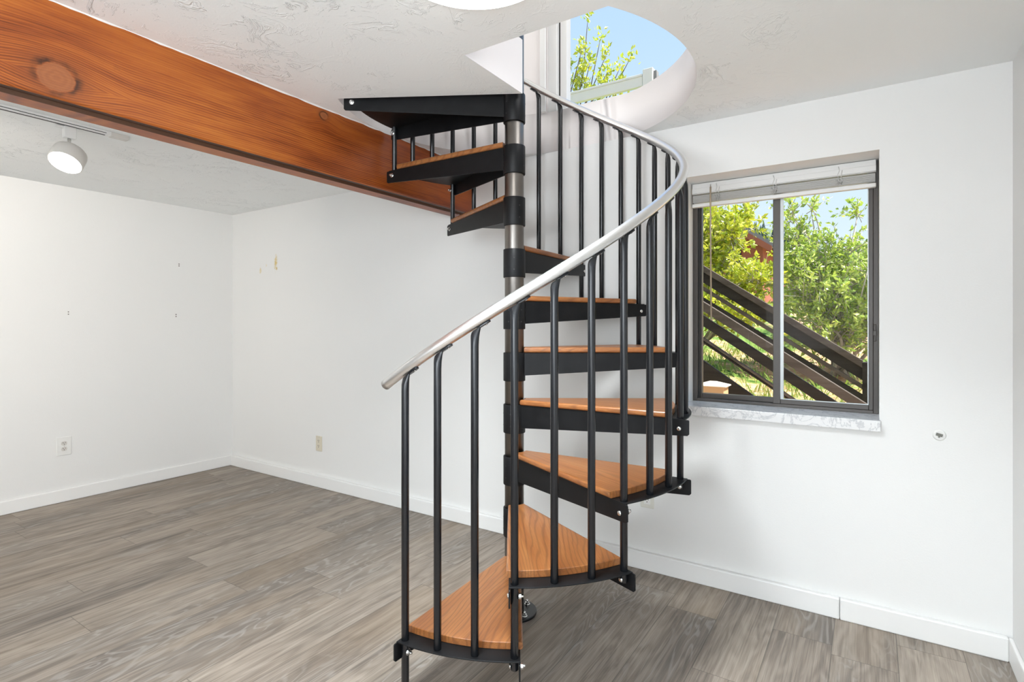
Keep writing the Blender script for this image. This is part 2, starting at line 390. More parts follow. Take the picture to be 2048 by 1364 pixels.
b = MB(); b.box((-.2, YF-.2, 0), (0, .02, H)); struct(b.build('wall_left', M['wall_left']))
b = MB()
slab(b, [(-.2, 0), (XR+.2, 0), (XR+.2, UPZ), (-.2, UPZ)], [[(WX0, WZ0), (WX1, WZ0), (WX1, WZ1), (WX0, WZ1)]], WY, .25, lambda u, v, d: (u, d, v))
struct(b.build('wall_back', M['wall_back']))
FX0, FX1, FZ0, FZ1 = 3.3, 4.9, .85, 1.95  # opening added in the unseen front wall for the fill light
b = MB()
slab(b, [(-.2, 0), (XR+.2, 0), (XR+.2, H), (-.2, H)], [[(FX0, FZ0), (FX1, FZ0), (FX1, FZ1), (FX0, FZ1)]], YF-.2, YF, lambda u, v, d: (u, d, v))
struct(b.build('wall_front', M['wall']))
b = MB(); b.box((FX0, YF-.12, FZ0), (FX0+.05, YF-.07, FZ1)); b.box((FX1-.05, YF-.12, FZ0), (FX1, YF-.07, FZ1)); b.box((FX0, YF-.12, FZ0), (FX1, YF-.07, FZ0+.05)); b.box((FX0, YF-.12, FZ1-.05), (FX1, YF-.07, FZ1)); struct(b.build('added_window', M['vinyl']))
DY0, DY1 = -4.5, -2.75                   # glazed door in the right wall, beside and behind the camera
b = MB()
slab(b, [(YF, 0), (.02, 0), (.02, H), (YF, H)], [[(DY0, .02), (DY1, .02), (DY1, 2.05), (DY0, 2.05)]], XR, XR+.2, lambda u, v, d: (d, u, v))
struct(b.build('wall_right', M['wall']))
b = MB()
for y in (DY0, (DY0+DY1)/2-.03, DY1-.06): b.box((XR+.07, y, .02), (XR+.13, y+.06, 2.05))
b.box((XR+.07, DY0, 1.99), (XR+.13, DY1, 2.05)); b.box((XR+.07, DY0, .02), (XR+.13, DY1, .08))
struct(b.build('door_1', M['vinyl']))
b = MB(); b.box((XR+.2, -8, H+.02), (9.5, 0, H+.2)); struct(b.build('sunblock_slab', M['wall']))  # unseen slab added to keep the sun out of the glazed door

BH, BT = .088, .014
b = MB(); b.box((0, YF, 0), (BT, 0, BH)); struct(b.build('baseboard_left', M['trim'], bevel=.005))
b = MB(); b.box((XR-BT, DY1+.02, 0), (XR, 0, BH)); struct(b.build('baseboard_right', M['trim'], bevel=.005))
b = MB(); b.box((BT, -BT, 0), (4.598, WY, BH)); struct(b.build('baseboard_back', M['trim'], bevel=.005))
b = MB(); b.box((4.5995, -BT-.0008, 0), (XR-BT, WY, BH)); struct(b.build('baseboard_back.001', M['trim'], bevel=.005))

# timber beam under the ceiling
b = MB(); pr = [(2.662, H), (2.662, 1.917), (2.656, 1.911), (2.607, 1.918), (2.603, 1.905), (2.530, 1.905), (2.526, 1.909), (2.526, H)]
ys = [YF, -3, -2, -1, WY]
for i, y in enumerate(ys): b.v += [(x, y, z) for x, z in pr]
n = len(pr)
for i in range(len(ys)-1):
    for j in range(n): b.face((i*n+j, i*n+(j+1) % n, (i+1)*n+(j+1) % n, (i+1)*n+j), 1 if j in (2, 3) else 0)
b.face(range(n)); b.face([(len(ys)-1)*n+j for j in range(n)][::-1])
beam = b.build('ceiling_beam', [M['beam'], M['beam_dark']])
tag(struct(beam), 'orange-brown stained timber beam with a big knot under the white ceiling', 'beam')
b = MB()
rr = random.Random(3); top = []
for i in range(90):
    y = -3.2 + 3.2*i/89; w = .0015 + rr.random()*.004
    top.append((y, w))
for (y0, w0), (y1, w1) in zip(top[:-1], top[1:]):
    b.add([(2.662,y0,H),(2.662+w0,y0,H),(2.663,y0,H-w0),(2.662,y1,H),(2.662+w1,y1,H),(2.663,y1,H-w1)], [(1,4,5,2)])
struct(b.build('trim_1', M['trim'], recalc=False))

# upper storey seen through the stair hole
b = MB(); b.box((-.2, WY, UPZ), (3.185, .2, 5.0)); b.box((5.1, WY, UPZ), (6.4, .2, 5.0)); b.box((3.185, WY, 4.55), (5.1, .2, 5.0)); struct(b.build('wall_upper_back', M['well']))
b = MB(); b.box((-.4, -4.8, UPZ), (-.2, .2, 5.0)); struct(b.build('wall_upper_left', M['wall']))
b = MB(); b.box((6.4, -4.8, UPZ-.2), (6.6, .2, 5.0)); struct(b.build('wall_upper_right', M['wall']))
b = MB(); b.box((-.4, -5.0, UPZ), (6.6, -4.8, 5.0)); struct(b.build('wall_upper_front', M['wall']))
b = MB(); b.box((-.4, -5.0, 5.0), (6.6, .45, 5.15)); struct(b.build('ceiling_upper', M['wall']))  # runs past the back wall as an eave, added to block the sun
b = MB(); b.box((5.343, -4.8, UPZ-.2), (6.4, 0.2, UPZ)); struct(b.build('floor_upper', M['trim']))
w2 = struct(empty('window_2', (3.185, 0, UPZ)))
b = MB(); b.box((0, .02, 0), (.055, .12, 2.12)); b.box((1.86, .02, 0), (1.915, .12, 2.12)); b.box((0, .02, 2.07), (1.915, .12, 2.125)); b.box((.055, .03, 0), (1.86, .12, .012)); b.build('window_frame', M['vinyl'], w2, .003)
b = MB(); b.box((.055, .05, .012), (.064, .10, 2.07)); b.build('gasket', M['bronze_dark'], w2)
b = MB(); b.box((.064, .045, .012), (.105, .095, 2.07)); b.box((1.81, .045, .012), (1.86, .095, 2.07)); b.build('sash_frame', M['vinyl'], w2, .003)
b = MB(); b.box((.105, .067, .012), (1.81, .073, 2.07)); b.build('pane', M['glass'], w2)
b = MB(); b.box((-.035, -.014, 0), (.0, 0, 2.16)); b.build('casing', M['trim'], w2, .003)

# ------------------------------------------------------------------ window with sill
w1 = struct(empty('window_1', (0, 0, 0)))
FY0, FY1 = .185, .25
b = MB()
b.box((WX0, FY0, .844), (WX0+.024, FY1, WZ1)); b.box((WX1-.020, FY0, .844), (WX1, FY1, WZ1)); b.box((WX0+.024, FY0, .844), (WX1-.020, FY1, .858)); b.box((WX0+.024, FY0, WZ1-.025), (WX1-.020, FY1, WZ1))
b.build('window_frame', M['bronze'], w1, .002)
b = MB(); b.box((WX0+.024, FY0+.012, .858), (WX0+.031, FY1-.01, WZ1-.025)); b.build('gasket', M['bronze_dark'], w1)
s1 = MB(); y0, y1 = FY0+.030, FY1-.004           # fixed outer sash on the far half
s1.box((3.975, y0, .858), (3.982, y1, WZ1-.025)); s1.box((4.318, y0, .858), (4.352, y1, WZ1-.025)); s1.box((3.982, y0, .858), (4.318, y1, .882)); s1.box((3.982, y0, WZ1-.05), (4.318, y1, WZ1-.025))
sa = s1.build('sash', M['bronze'], w1, .002)
b = MB(); b.box((3.981, y0+.012, .88), (4.319, y0+.016, WZ1-.05)); b.build('pane', M['glass'], sa)
s2 = MB(); y0, y1 = FY0+.004, FY0+.030           # sliding sash on the near half
s2.box((4.318, y0, .858), (4.350, y1, WZ1-.025)); s2.box((4.700, y0, .858), (4.717, y1, WZ1-.025)); s2.box((4.350, y0, .858), (4.700, y1, .880)); s2.box((4.350, y0, WZ1-.05), (4.700, y1, WZ1-.025))
sb = s2.build('sash.001', M['bronze'], w1, .002)
b = MB(); b.box((4.349, y0+.012, .879), (4.701, y0+.016, WZ1-.05)); b.build('pane.001', M['glass'], sb)
b = MB(); b.box((4.350, y0-.001, .880), (4.364, y0+.006, WZ1-.05)); b.box((4.364, y0-.001, .880), (4.700, y0+.005, .884)); b.box((4.696, y0-.001, .884), (4.700, y0+.005, WZ1-.05)); b.build('glazing_bead', M['screen'], sb)
b = MB(); b.box((4.7185, FY0-.008, 1.16), (4.7275, FY0, 1.235)); b.box((4.716, FY0-.012, 1.185), (4.730, FY0-.006, 1.207)); b.build('latch', M['bronze'], w1, .002)
b = MB(); b.box((WX0-.002, -.017, WZ0-.001), (WX1+.004, .25, .844)); sill = b.build('window_sill', M['marble'], w1, .003)

# mini blind pulled up under the window head
bl = tag(empty('window_blind', (4.338, .165, 1.945)), 'white mini blind pulled all the way up at the head of the window', 'blind')
bx = .389
b = MB(); b.box((-bx, -.013, -.026), (bx, .013, 0)); b.build('headrail', M['vinyl'], bl, .003)
b = MB(); b.box((-bx, -.0165, -.050), (bx, -.0135, -.026)); b.box((-bx, -.0165, -.054), (bx, .010, -.051)); b.build('valance', M['vinyl'], bl, .001)
for i in range(14):
    b = MB(); z = -.060 - i*.0026; sag = .0006*math.sin(i*2.1)
    pts = [(-.0125, 0), (-.006, .0011), (0, .0015), (.006, .0011), (.0125, 0), (.0125, -.0012), (0, .0003), (-.0125, -.0012)]
    b.rings([[(x, py_+sag*3, z+pz) for py_, pz in pts] for x in (-bx+.003, bx-.003)], smooth=False); b.build('slat', M['slat'], bl)
b = MB(); b.box((-bx, -.014, -.119), (bx, .013, -.101)); b.build('bottom_rail', M['vinyl'], bl, .003)
for x in (-.270, -.012, .250):
    b = MB()
    b.tube([(x, -.0155, -.012), (x+.004, -.019, -.03), (x-.003, -.019, -.05), (x+.003, -.019, -.07), (x, -.0165, -.102)], .0017, 6)
    b.tube([(x+.014, -.0155, -.03), (x+.010, -.019, -.055), (x+.016, -.019, -.075), (x+.011, -.018, -.095)], .0017, 6)
    for q in range(3): b.tube([(x-.010+.008*q, -.018, -.068), (x+.006*q, -.021, -.080), (x-.012+.011*q, -.018, -.092)], .0012, 5)
    b.build('ladder_cord', M['cord'], bl)
b = MB(); b.tube([(-.297, -.020, -.026), (-.297, -.022, -.10), (-.293, -.024, -.69)], .0042, 6); wnd = b.build('tilt_wand', M['wand'], bl)
b = MB(); b.tube([(-.297, -.016, -.014), (-.297, -.021, -.018), (-.297, -.021, -.034)], .003, 6); b.build('hook', M['chrome'], wnd)

# ------------------------------------------------------------------ spiral staircase
st = tag(empty('spiral_staircase', (PX, PY, 0)), 'black steel spiral staircase with oak treads and a silver handrail', 'staircase')
b = MB(); b.lathe([(.041, .011), (.041, 3.35)], 40); b.build('center_pole', M['pole'], st)
b = MB(); b.lathe([(.0955, 0), (.0955, .009), (.0935, .011)], 48); bp = b.build('base_plate', M['black'], st)
for a in (-20, 70, 160, 250):
    x, y = .071*math.cos(rad(a)), .071*math.sin(rad(a))
    b = MB(); T = Matrix.Translation((x, y, 0))
    b.lathe([(.012, .011), (.012, .013)], 16, T); b.lathe([(.0095, .013), (.0095, .020)], 6, T, smooth=False); b.lathe([(.005, .020), (.005, .029), (.003, .031)], 12, T)
    b.build('bolt', M['zinc'], bp)

hA = 1.5*DT
ul, nl = Vector((math.cos(hA), -math.sin(hA), 0)), Vector((-math.sin(hA), -math.cos(hA), 0))
ut, nt = Vector((math.cos(hA), math.sin(hA), 0)), Vector((-math.sin(hA), math.cos(hA), 0))
def arc_between(p, q, k):
    a, c = math.atan2(p.y, p.x), math.atan2(q.y, q.x); r = p.length
    return [Vector((r*math.cos(a+(c-a)*i/k), r*math.sin(a+(c-a)*i/k), 0)) for i in range(k+1)]
def on(u, n, off, r): return u*math.sqrt(max(r*r-off*off, 1e-9)) + n*off
WZ = .009; WT = .023
def board():
    outer = arc_between(on(ul, nl, .026, .662), on(ut, nt, .026, .662), 18)
    inner = arc_between(on(ut, nt, .026, .0495), on(ul, nl, .026, .0495), 8)
    bm = bmesh.new()
    vs = [bm.verts.new((p.x, p.y, WZ)) for p in outer+inner]; f = bm.faces.new(vs)
    ex = bmesh.ops.extrude_face_region(bm, geom=[f])
    bmesh.ops.translate(bm, verts=[g for g in ex['geom'] if isinstance(g, bmesh.types.BMVert)], vec=(0,0,WT))
    bmesh.ops.recalc_face_normals(bm, faces=bm.faces)
    ln = [e for e in bm.edges if e.calc_length() > .3 and abs(e.verts[0].co.z-e.verts[1].co.z) < 1e-6]
    oe = [e for e in bm.edges if e not in ln and abs(e.verts[0].co.z-e.verts[1].co.z) < 1e-6 and e.verts[0].co.length > .6 and e.verts[1].co.length > .6]
    bmesh.ops.bevel(bm, geom=ln, offset=.0085, segments=4, affect='EDGES', profile=.5)
    oe = [e for e in bm.edges if e.is_valid and len(e.link_faces) == 2 and e.calc_face_angle(0) > rad(70) and e.verts[0].co.length > .6 and e.verts[1].co.length > .6 and abs(e.verts[0].co.z-e.verts[1].co.z) < 1e-6]
    bmesh.ops.bevel(bm, geom=oe, offset=.002, segments=2, affect='EDGES', profile=.5)
    me = bpy.data.meshes.new('tread'); bm.to_mesh(me); bm.free(); me.materials.append(M['oak'])
    o = bpy.data.objects.new('tread', me); COL.objects.link(o); return o
def plate(b, u, n):
    r0, r1 = .043, .736
    sec = [(r0, .006), (r1-.003, .006), (r1, .003), (r1, -.045), (r1-.006, -.051), (r1-.055, -.0535), (r0, -.089)]
    vs = [u*r + n*o + Vector((0,0,z)) for o in (.0127, .0177) for r, z in sec]; k = len(sec)
    b.add(vs, [tuple(range(k)), tuple(range(k, 2*k))] + [(i, (i+1) % k, k+(i+1) % k, k+i) for i in range(k)])
def bolt(b, u, n, r=RB, z=-.027):
    Mx = lookM(u*r + n*.0177 + Vector((0,0,z)), n)
    b.lathe([(.0085, 0), (.0085, .0015), (.0065, .0042), (.003, .0052)], 16, Mx)
def nut(b, u, n, r=RB, z=-.027):
    Mi = lookM(u*r - n*.0122 + Vector((0,0,z)), -n)
    b.lathe([(.0105, 0), (.0105, .0015)], 16, Mi); b.lathe([(.0082, .0015), (.0082, .008)], 6, Mi, smooth=False); b.lathe([(.0045, .008), (.0045, .015)], 10, Mi)
def bolt_in(b, u, n, r=RB, z=-.017):
    b.lathe([(.0085, 0), (.0085, .0015), (.0065, .0042), (.003, .0052)], 16, lookM(u*r - n*.0122 + Vector((0,0,z)), -n))
def nut_out(b, u, n, r=RB, z=-.017):
    Mi = lookM(u*r + n*.0177 + Vector((0,0,z)), n)
    b.lathe([(.0105, 0), (.0105, .0015)], 16, Mi); b.lathe([(.0082, .0015), (.0082, .008)], 6, Mi, smooth=False); b.lathe([(.0045, .008), (.0045, .015)], 10, Mi)
tread = board(); tread.parent = st
b = MB(); outer = arc_between(on(ul, nl, .0177, .723), on(ut, nt, .0177, .723), 24); inner = arc_between(on(ut, nt, .0177, .047), on(ul, nl, .0177, .047), 8)
b.prism(outer+inner, .0045, .0085); plate(b, ul, nl); plate(b, ut, nt)
b.build('tread_frame', M['plate'], tread, .001)
b = MB()
prof = [(.0412, -.112), (.0463, -.112), (.0472, -.110), (.0472, .0065), (.0463, .0085), (.0412, .0085)]
b.rings([[Vector((r*math.cos(2*PI*j/48), r*math.sin(2*PI*j/48), z)) for j in range(48)] for r, z in prof], False, False, closed=True)
for e in (b.s,):
    pass
for a in (-165, -95, -20, 60):
    for z in (-.030, -.080):
        n_ = Vector((math.cos(rad(a)), math.sin(rad(a)), 0)); b.lathe([(.0028, 0), (.0028, .0006)], 10, lookM(n_*.0471 + Vector((0,0,z)), n_), mat=1)
b.build('hub_sleeve', [M['plate'], M['slot']], tread)
for u, n_ in ((ul, nl), (ut, nt)):
    out = u is ul
    b = MB(); (bolt if out else bolt_in)(b, u, n_); b.build('bolt', M['zinc'], tread)
    b = MB(); (nut if out else nut_out)(b, u, n_); b.build('nut', M['zinc'], tread)
b = MB(); b.lathe([(.009, -.001), (.009, .0045)], 6, Matrix.Translation((.33, .02, -.001)), smooth=False); b.build('bolt', M['plate'], tread)
treads = [tread] + [copy_tree(tread, st) for _ in range(9)]
for i, o in enumerate(treads):
    o.location = (0, 0, (i+1)*RISE); o.rotation_euler = (0, 0, T0 + (3*i+1.5)*DT)

RAILR = .0178
def rel(k):
    s_ = min(max((k-6)/10, 0), 1); return 1.092 - .026*(s_*s_*(3-2*s_))
def rail_pt(k):
    a = T0 + k*DT; return Vector(((RB-.0055)*math.cos(a), (RB-.0055)*math.sin(a), RISE*k/3 + rel(k)))
K0, K1 = -.78, 31
pts = [rail_pt(K0 + (K1-K0)*i/240) for i in range(241)]
b = MB(); b.tube(pts, RAILR, 20)
hr = b.build('handrail', M['alu'], st)
b = MB(); d = (pts[0]-pts[1]).normalized()
b.lathe([(RAILR-.0005, -.004), (RAILR-.0005, .0), (RAILR-.003, .003), (RAILR-.008, .0045)], 20, lookM(pts[0], d)); b.build('end_cap', M['alu'], hr)
for k in range(31):
    a = T0 + k*DT; c = rail_pt(k); t = (rail_pt(k+.05)-rail_pt(k-.05)).normalized()
    if k == 0: zb = 0.0
    elif k % 3 == 0: zb = (k//3)*RISE - .028
    else: zb = (k//3+1)*RISE + .0082
    sl = t.z; hz = math.sqrt(1-sl*sl)
    zt = c.z - RAILR/hz - .006
    e_r = Vector((math.cos(a), math.sin(a), 0)); e_t = Vector((-math.sin(a), math.cos(a), 0))
    r = .0121; R_ = []
    x0 = Vector((RB*math.cos(a), RB*math.sin(a), 0))
    for z, fr, ft, sh in ((zb, .9, .9, 0), (zb+.002, 1, 1, 0), (zt-.045, 1, 1, 0), (zt-.022, .9, 1.08, .0005), (zt-.008, .6, 1.2, .002), (zt+.004, .32, 1.25, .005), (zt+.010, .22, 1.2, .009)):
        R_.append([x0 + e_r*(r*fr*math.cos(2*PI*j/14)) + e_t*(r*ft*math.sin(2*PI*j/14) + sh) + Vector((0,0,z + (sl/hz)*(r*ft*math.sin(2*PI*j/14))*(1 if z > zt-.03 else 0)*min(1, max(0, (z-zt+.03)/.03)))) for j in range(14)])
    b = MB(); b.rings(R_)
    bal = b.build('baluster', M['black'], st)
    dn = (Vector((0,0,-1)) + t*sl).normalized(); sd = t.cross(dn)
    Mx = Matrix((t, sd, dn)).transposed().to_4x4(); Mx.translation = c + dn*(RAILR+.0005) + t*.020
    b = MB(); n8 = []
    for j in range(20):
        an = 2*PI*j/20; cx, cy = math.cos(an), math.sin(an)
        n8.append((.024*math.copysign(abs(cx)**.6, cx), .0095*math.copysign(abs(cy)**.8, cy)))
    b.prism(n8, -.001, .0045, 0, Mx); b.build('rail_bracket', M['black'], bal, .0015)
    b = MB(); Ms = Mx @ Matrix.Translation((.008, 0, .0045)); b.lathe([(.0045, 0), (.0045, .001), (.003, .0025)], 10, Ms); b.build('screw', M['zinc'], bal)

# ------------------------------------------------------------------ lamps
tr = tag(empty('light_track', (1.505, -1.40, H)), 'white track rail on the ceiling beyond the timber beam', 'track light rail')
b = MB(); b.box((-.018, -2.2, -.019), (.018, -.075, 0)); b.build('track_rail', M['plastic'], tr, .002)
b = MB(); b.box((-.0195, -2.2, -.0135), (-.0178, -.10, -.0095)); b.box((.0178, -2.2, -.0135), (.0185, -.10, -.0105)); b.box((-.006, -2.2, -.0195), (.006, -.10, -.0186)); b.build('groove', M['slot'], tr)
b = MB(); b.box((-.019, -.08, -.022), (.019, 0, 0)); b.build('end_feed', M['lampshell'], tr, .003)
sp_ = tag(empty('track_spotlight', (1.487, -1.640, H-.019)), 'lit white drum spotlight hanging from the track rail', 'spotlight')
b = MB(); b.box((-.017, -.024, -.055), (.017, .024, .0)); b.box((-.012, -.055, -.012), (.012, .026, -.002)); b.build('track_adapter', M['plastic'], sp_, .003)
b = MB(); b.lathe([(.007, -.090), (.007, -.055)], 14); b.lathe([(.0045, -.10), (.0045, -.086)], 10, Matrix.Translation((0, 0, -.004))); b.build('stem', M['chrome'], sp_)
nrm = Vector((.33, -.425, -.843)).normalized()
lc = Vector((.005, -.018, -.176)); Lm = lookM(lc, nrm)
b = MB(); b.lathe([(.050, -.083), (.060, -.080), (.0665, -.073), (.0695, -.060), (.0700, 0.0), (.068, .0015), (.0655, .0)], 48, Lm); hd = b.build('lamp_head', M['lampshell'], sp_)
b = MB(); b.lathe([(.0652, -.004), (.0652, .001), (.050, .0045), (.02, .006)], 48, Lm); b.build('lens', M['lens'], hd)

fx = tag(empty('ceiling_light', (3.836, -1.538, H)), 'round lit flush ceiling light in front of the stair opening', 'ceiling light')
b = MB(); b.lathe([(.225, 0), (.2305, -.002), (.2305, -.012), (.225, -.014)], 64); b.build('mounting_ring', M['bandring'], fx)
b = MB(); b.lathe([(.2245, -.011), (.224, -.018), (.19, -.036), (.12, -.047), (.04, -.051)], 64); b.build('diffuser', M['diffuser'], fx)

# ------------------------------------------------------------------ outlets
def outlet(name_loc, rotz, mat, sockmat, label, w=.071, h=.115, style='round'):
    o = tag(empty('wall_outlet', name_loc), label, 'outlet', 'duplex wall outlets'); o.rotation_euler = (0, 0, rotz)
    b = MB(); b.box((-w/2, -.0055, -h/2), (w/2, 0, h/2)); cp = b.build('cover_plate', mat, o, .003)
    b = MB(); b.lathe([(.003, 0), (.003, .0008)], 12, lookM((0, -.0055, 0 if style == 'round' else .048), (0,-1,0))); b.build('screw', M['chrome'], cp)
    for s_ in (1, -1):
        zc = s_*.0195
        b = MB()
        if style == 'round':
            pl = []
            for j in range(24):
                x, z = .0172*math.cos(2*PI*j/24), .0172*math.sin(2*PI*j/24); pl.append((x, max(-.0135, min(.0135, z))+zc))
            b.rings([[(x, -.0050, z) for x, z in pl], [(x, -.0072, z) for x, z in pl]], smooth=False)
        else:
            b.box((-.0165, -.0066, zc-.0185), (.0165, -.0050, zc+.0185))
        so = b.build('socket', sockmat, o, .0006)
        b = MB()
        b.box((-.0075, -.0078, zc+.000), (-.0050, -.0060, zc+.0085)); b.box((.0050, -.0078, zc+.001), (.0072, -.0060, zc+.0080)); b.lathe([(.0026, 0), (.0026, .0018)], 10, lookM((0, -.0062, zc-.0065), (0,-1,0)))
        b.build('slot', M['slot'], so)
    return o
outlet((0, -1.194, .387), PI/2, M['plastic'], M['lampshell'], 'white outlet with a wide plain plate on the far side wall', .084, .128)
outlet((1.190, WY, .327), 0, M['ivory'], M['ivory'], 'ivory outlet on the back wall near the empty corner', .071, .115, 'rect')
outlet((3.765, WY, .366), 0, M['almond'], M['plastic'], 'white outlet low on the wall behind the spiral stair treads', .071, .115, 'rect')
jk = tag(empty('cable_port', (4.930, WY, .804)), 'small round cable port on the wall beside the window', 'wall port')
b = MB(); b.lathe([(.0215, 0), (.0215, .002), (.018, .0045), (.015, .005)], 28, lookM((0,0,0), (0,-1,0))); b.build('round_plate', M['plastic'], jk)
b = MB(); Mj = Matrix.Translation((0, -.005, .001)) @ Matrix.Rotation(rad(14), 4, 'Y')
b.box((-.011, -.003, -.005), (.010, 0, .006), 0, Mj); b.box((-.002, -.004, -.010), (.003, -.001, -.004), 0, Mj); b.build('jack', simple('grey_jack', (.16,.16,.14), .4), jk)

# ------------------------------------------------------------------ outdoors
def gz(x, y):
    return .30 + .135*max(y-.3, 0) + .05*math.sin(x*1.7+y) * min(1, y/3) + .03*math.sin(x*3.1-y*2.3)
b = MB(); nx, ny = 60, 60
xs = np.concatenate([np.linspace(-40, -6, 8), np.linspace(-5, 12, 44), np.linspace(14, 40, 8)]); yy = np.concatenate([np.linspace(.26, 9, 44), np.linspace(10, 80, 16)])
b.v = [(x, y, gz(x, y) if y < 10 else gz(x, 10) + (y-10)*.06) for y in yy for x in xs]
for j in range(len(yy)-1):
    for i in range(len(xs)-1): b.face((j*len(xs)+i, j*len(xs)+i+1, (j+1)*len(xs)+i+1, (j+1)*len(xs)+i), 0, True)
g = b.build('ground', M['ground']); struct(g)

# grass in the yard
rg = np.random.default_rng(5); b = MB()
for _ in range(5200):
    x = rg.uniform(2.4, 6.2); y = .8 + 5.5*rg.random()**1.3; z = gz(x, y)
    if math.sin(x*2.3+1.0)*math.sin(y*1.9) < -.35 and rg.random() < .8: continue
    h = rg.uniform(.04, .12); an = rg.uniform(0, 2*PI); dx, dy = math.cos(an), math.sin(an); w = rg.uniform(.003, .007); ln = rg.uniform(.2, .9)*h
    b.add([(x-dy*w, y+dx*w, z-.01), (x+dy*w, y-dx*w, z-.01), (x+dx*ln*.5+dy*w*.5, y+dy*ln*.5-dx*w*.5, z+h*.7), (x+dx*ln, y+dy*ln, z+h)], [(0,1,2),(0,2,3)])
gr = b.build('grass', M['grass'], recalc=False); gr['kind'] = 'stuff'; tag(gr, 'thin grass growing on the sunny slope behind the house', 'grass')

def leaves(mb, pts, dirs, size, rng):
    for p, d in zip(pts, dirs):
        s = size*rng.uniform(.6, 1.3); d = d/np.linalg.norm(d)
        up = rng.normal(size=3); a = np.cross(d, up); a /= np.linalg.norm(a)+1e-9; nn = np.cross(a, d)
        w = s*.26; o = len(mb.v)
        q = [p, p+d*s*.45+a*w+nn*s*.08, p+d*s, p+d*s*.45-a*w+nn*s*.08, p+d*s*.5-nn*s*.03]
        mb.v += [tuple(x) for x in q]
        mb.face((o, o+1, o+4)); mb.face((o+1, o+2, o+4)); mb.face((o+2, o+3, o+4)); mb.face((o+3, o, o+4))
def shrub(name, base, blobs, ntwig, nleaf, size, leafm, label, seed, group=None, twl=.22, barkm='bark', stem_r=.02):
    """woody plant: stems fan from the base to every blob, twigs fill each blob, leaves sit along the twigs"""
    rng = np.random.default_rng(seed); root = tag(empty(name, base), label, 'shrub' if name == 'shrub' else 'tree', group)
    B = np.array(base); fol = MB(); wood = MB()
    for (c, rads, share) in blobs:
        c = np.array(c) - B; rads = np.array(rads)
        for s in range(max(2, int(5*share))):
            tip = c + rng.normal(size=3)*rads*.45
            mid = tip*np.array([.35,.35,.55]) + rng.normal(size=3)*.06
            mid2 = tip*.75 + rng.normal(size=3)*.07
            wood.tube([rng.normal(size=3)*np.array([.06,.06,0]), mid, mid2, tip], [stem_r, stem_r*.75, stem_r*.5, stem_r*.2], 6)
        for _ in range(int(ntwig*share)):
            dr = rng.normal(size=3); dr /= np.linalg.norm(dr)
            st_ = c + dr*rads*rng.random()**.45
            d = dr*np.array([1,1,.6]) + rng.normal(size=3)*.5 + np.array([0,0,.55]); d /= np.linalg.norm(d)
            L = twl*rng.uniform(.6, 1.4); en = st_ + d*L
            wood.tube([st_ - d*L*.4, st_ + d*L*.4, en], [.0045, .003, .0012], 4)
            k = int(nleaf*rng.uniform(.6, 1.4)); tt = rng.uniform(0, 1, k)[:, None]
            pp = st_ + (en-st_)*tt + rng.normal(size=(k,3))*.012
            dd = d*.6 + rng.normal(size=(k,3))*.75
            leaves(fol, pp, dd, size, rng)
    wood.build('branches', M[barkm], root, recalc=False); fol.build('foliage', leafm, root, recalc=False)
    return root
shrub('shrub', (3.0, 3.6, gz(3.0, 3.6)), [((3.06,3.6,2.15),(.34,.36,.42),1.0), ((3.50,3.5,2.2),(.07,.15,.14),.13), ((3.72,3.5,1.72),(.12,.2,.12),.20), ((2.7,3.7,1.9),(.45,.4,.55),.7), ((3.25,3.4,1.45),(.42,.35,.30),.75), ((3.68,3.4,1.36),(.12,.25,.14),.18), ((3.60,3.7,2.42),(.05,.06,.14),.07)], 270, 16, .066, M['leafA'], 'bushy yellow-green shrub behind the far stair railing, against the red house', 11)
shrub('shrub', (4.45, 3.9, gz(4.45, 3.9)), [((4.25,3.9,1.62),(.42,.36,.34),1.0), ((4.72,3.9,1.45),(.36,.36,.44),1.0), ((4.05,3.9,2.02),(.11,.15,.24),.22), ((5.1,3.9,1.7),(.35,.35,.4),.5), ((4.40,3.8,1.15),(.45,.3,.22),.7), ((4.00,3.9,2.42),(.05,.06,.12),.06), ((4.60,3.9,2.36),(.04,.05,.05),.025), ((4.20,3.9,2.46),(.04,.05,.04),.025), ((4.45,3.9,2.02),(.22,.2,.10),.13)], 270, 14, .056, M['leafB'], 'leafy green shrub with bare grey twigs sticking up, seen through the near window half', 23)
shrub('shrub', (4.9, 6.2, gz(4.9, 6.2)), [((4.6,6.2,1.75),(.8,.5,.40),1.0), ((5.6,6.2,1.9),(.7,.5,.5),.8)], 260, 13, .085, M['leafB'], 'wide green bush farther up the slope behind the leafy shrub', 31, twl=.3)
# tall sparse tree whose tops show through the stair opening
tt = tag(empty('tree', (.85, 4.2, gz(.85, 4.2))), 'tall thin tree with sparse leaf tufts against the sky beyond the upper deck', 'tree')
rng = np.random.default_rng(4); B = np.array([.85, 4.2, gz(.85, 4.2)]); wood = MB(); fol = MB()
wood.tube([(0,0,0),(.1,0,1.6),(.2,0,2.9)], [.05,.04,.03], 8)
tips = [(1.22,4.95),(1.27,4.75),(1.20,4.55),(1.56,5.32),(1.72,5.05),(1.50,4.95),(1.42,4.72),(1.42,4.94),(1.63,4.72),(1.36,4.55),(1.5,4.5),(1.80,4.80),(1.83,4.58),(1.72,4.45),(1.98,4.60),(2.17,4.62),(2.03,4.35),(1.25,4.35),(1.45,4.40),(1.60,4.35),(1.85,4.38),(1.3,4.2),(1.7,4.2),(1.9,4.15),(2.1,4.1),(1.4,4.0),(1.0,4.3),(.8,4.5),(.6,4.3),(1.35,4.45),(1.52,4.62),(1.28,4.62),(1.17,4.42)]
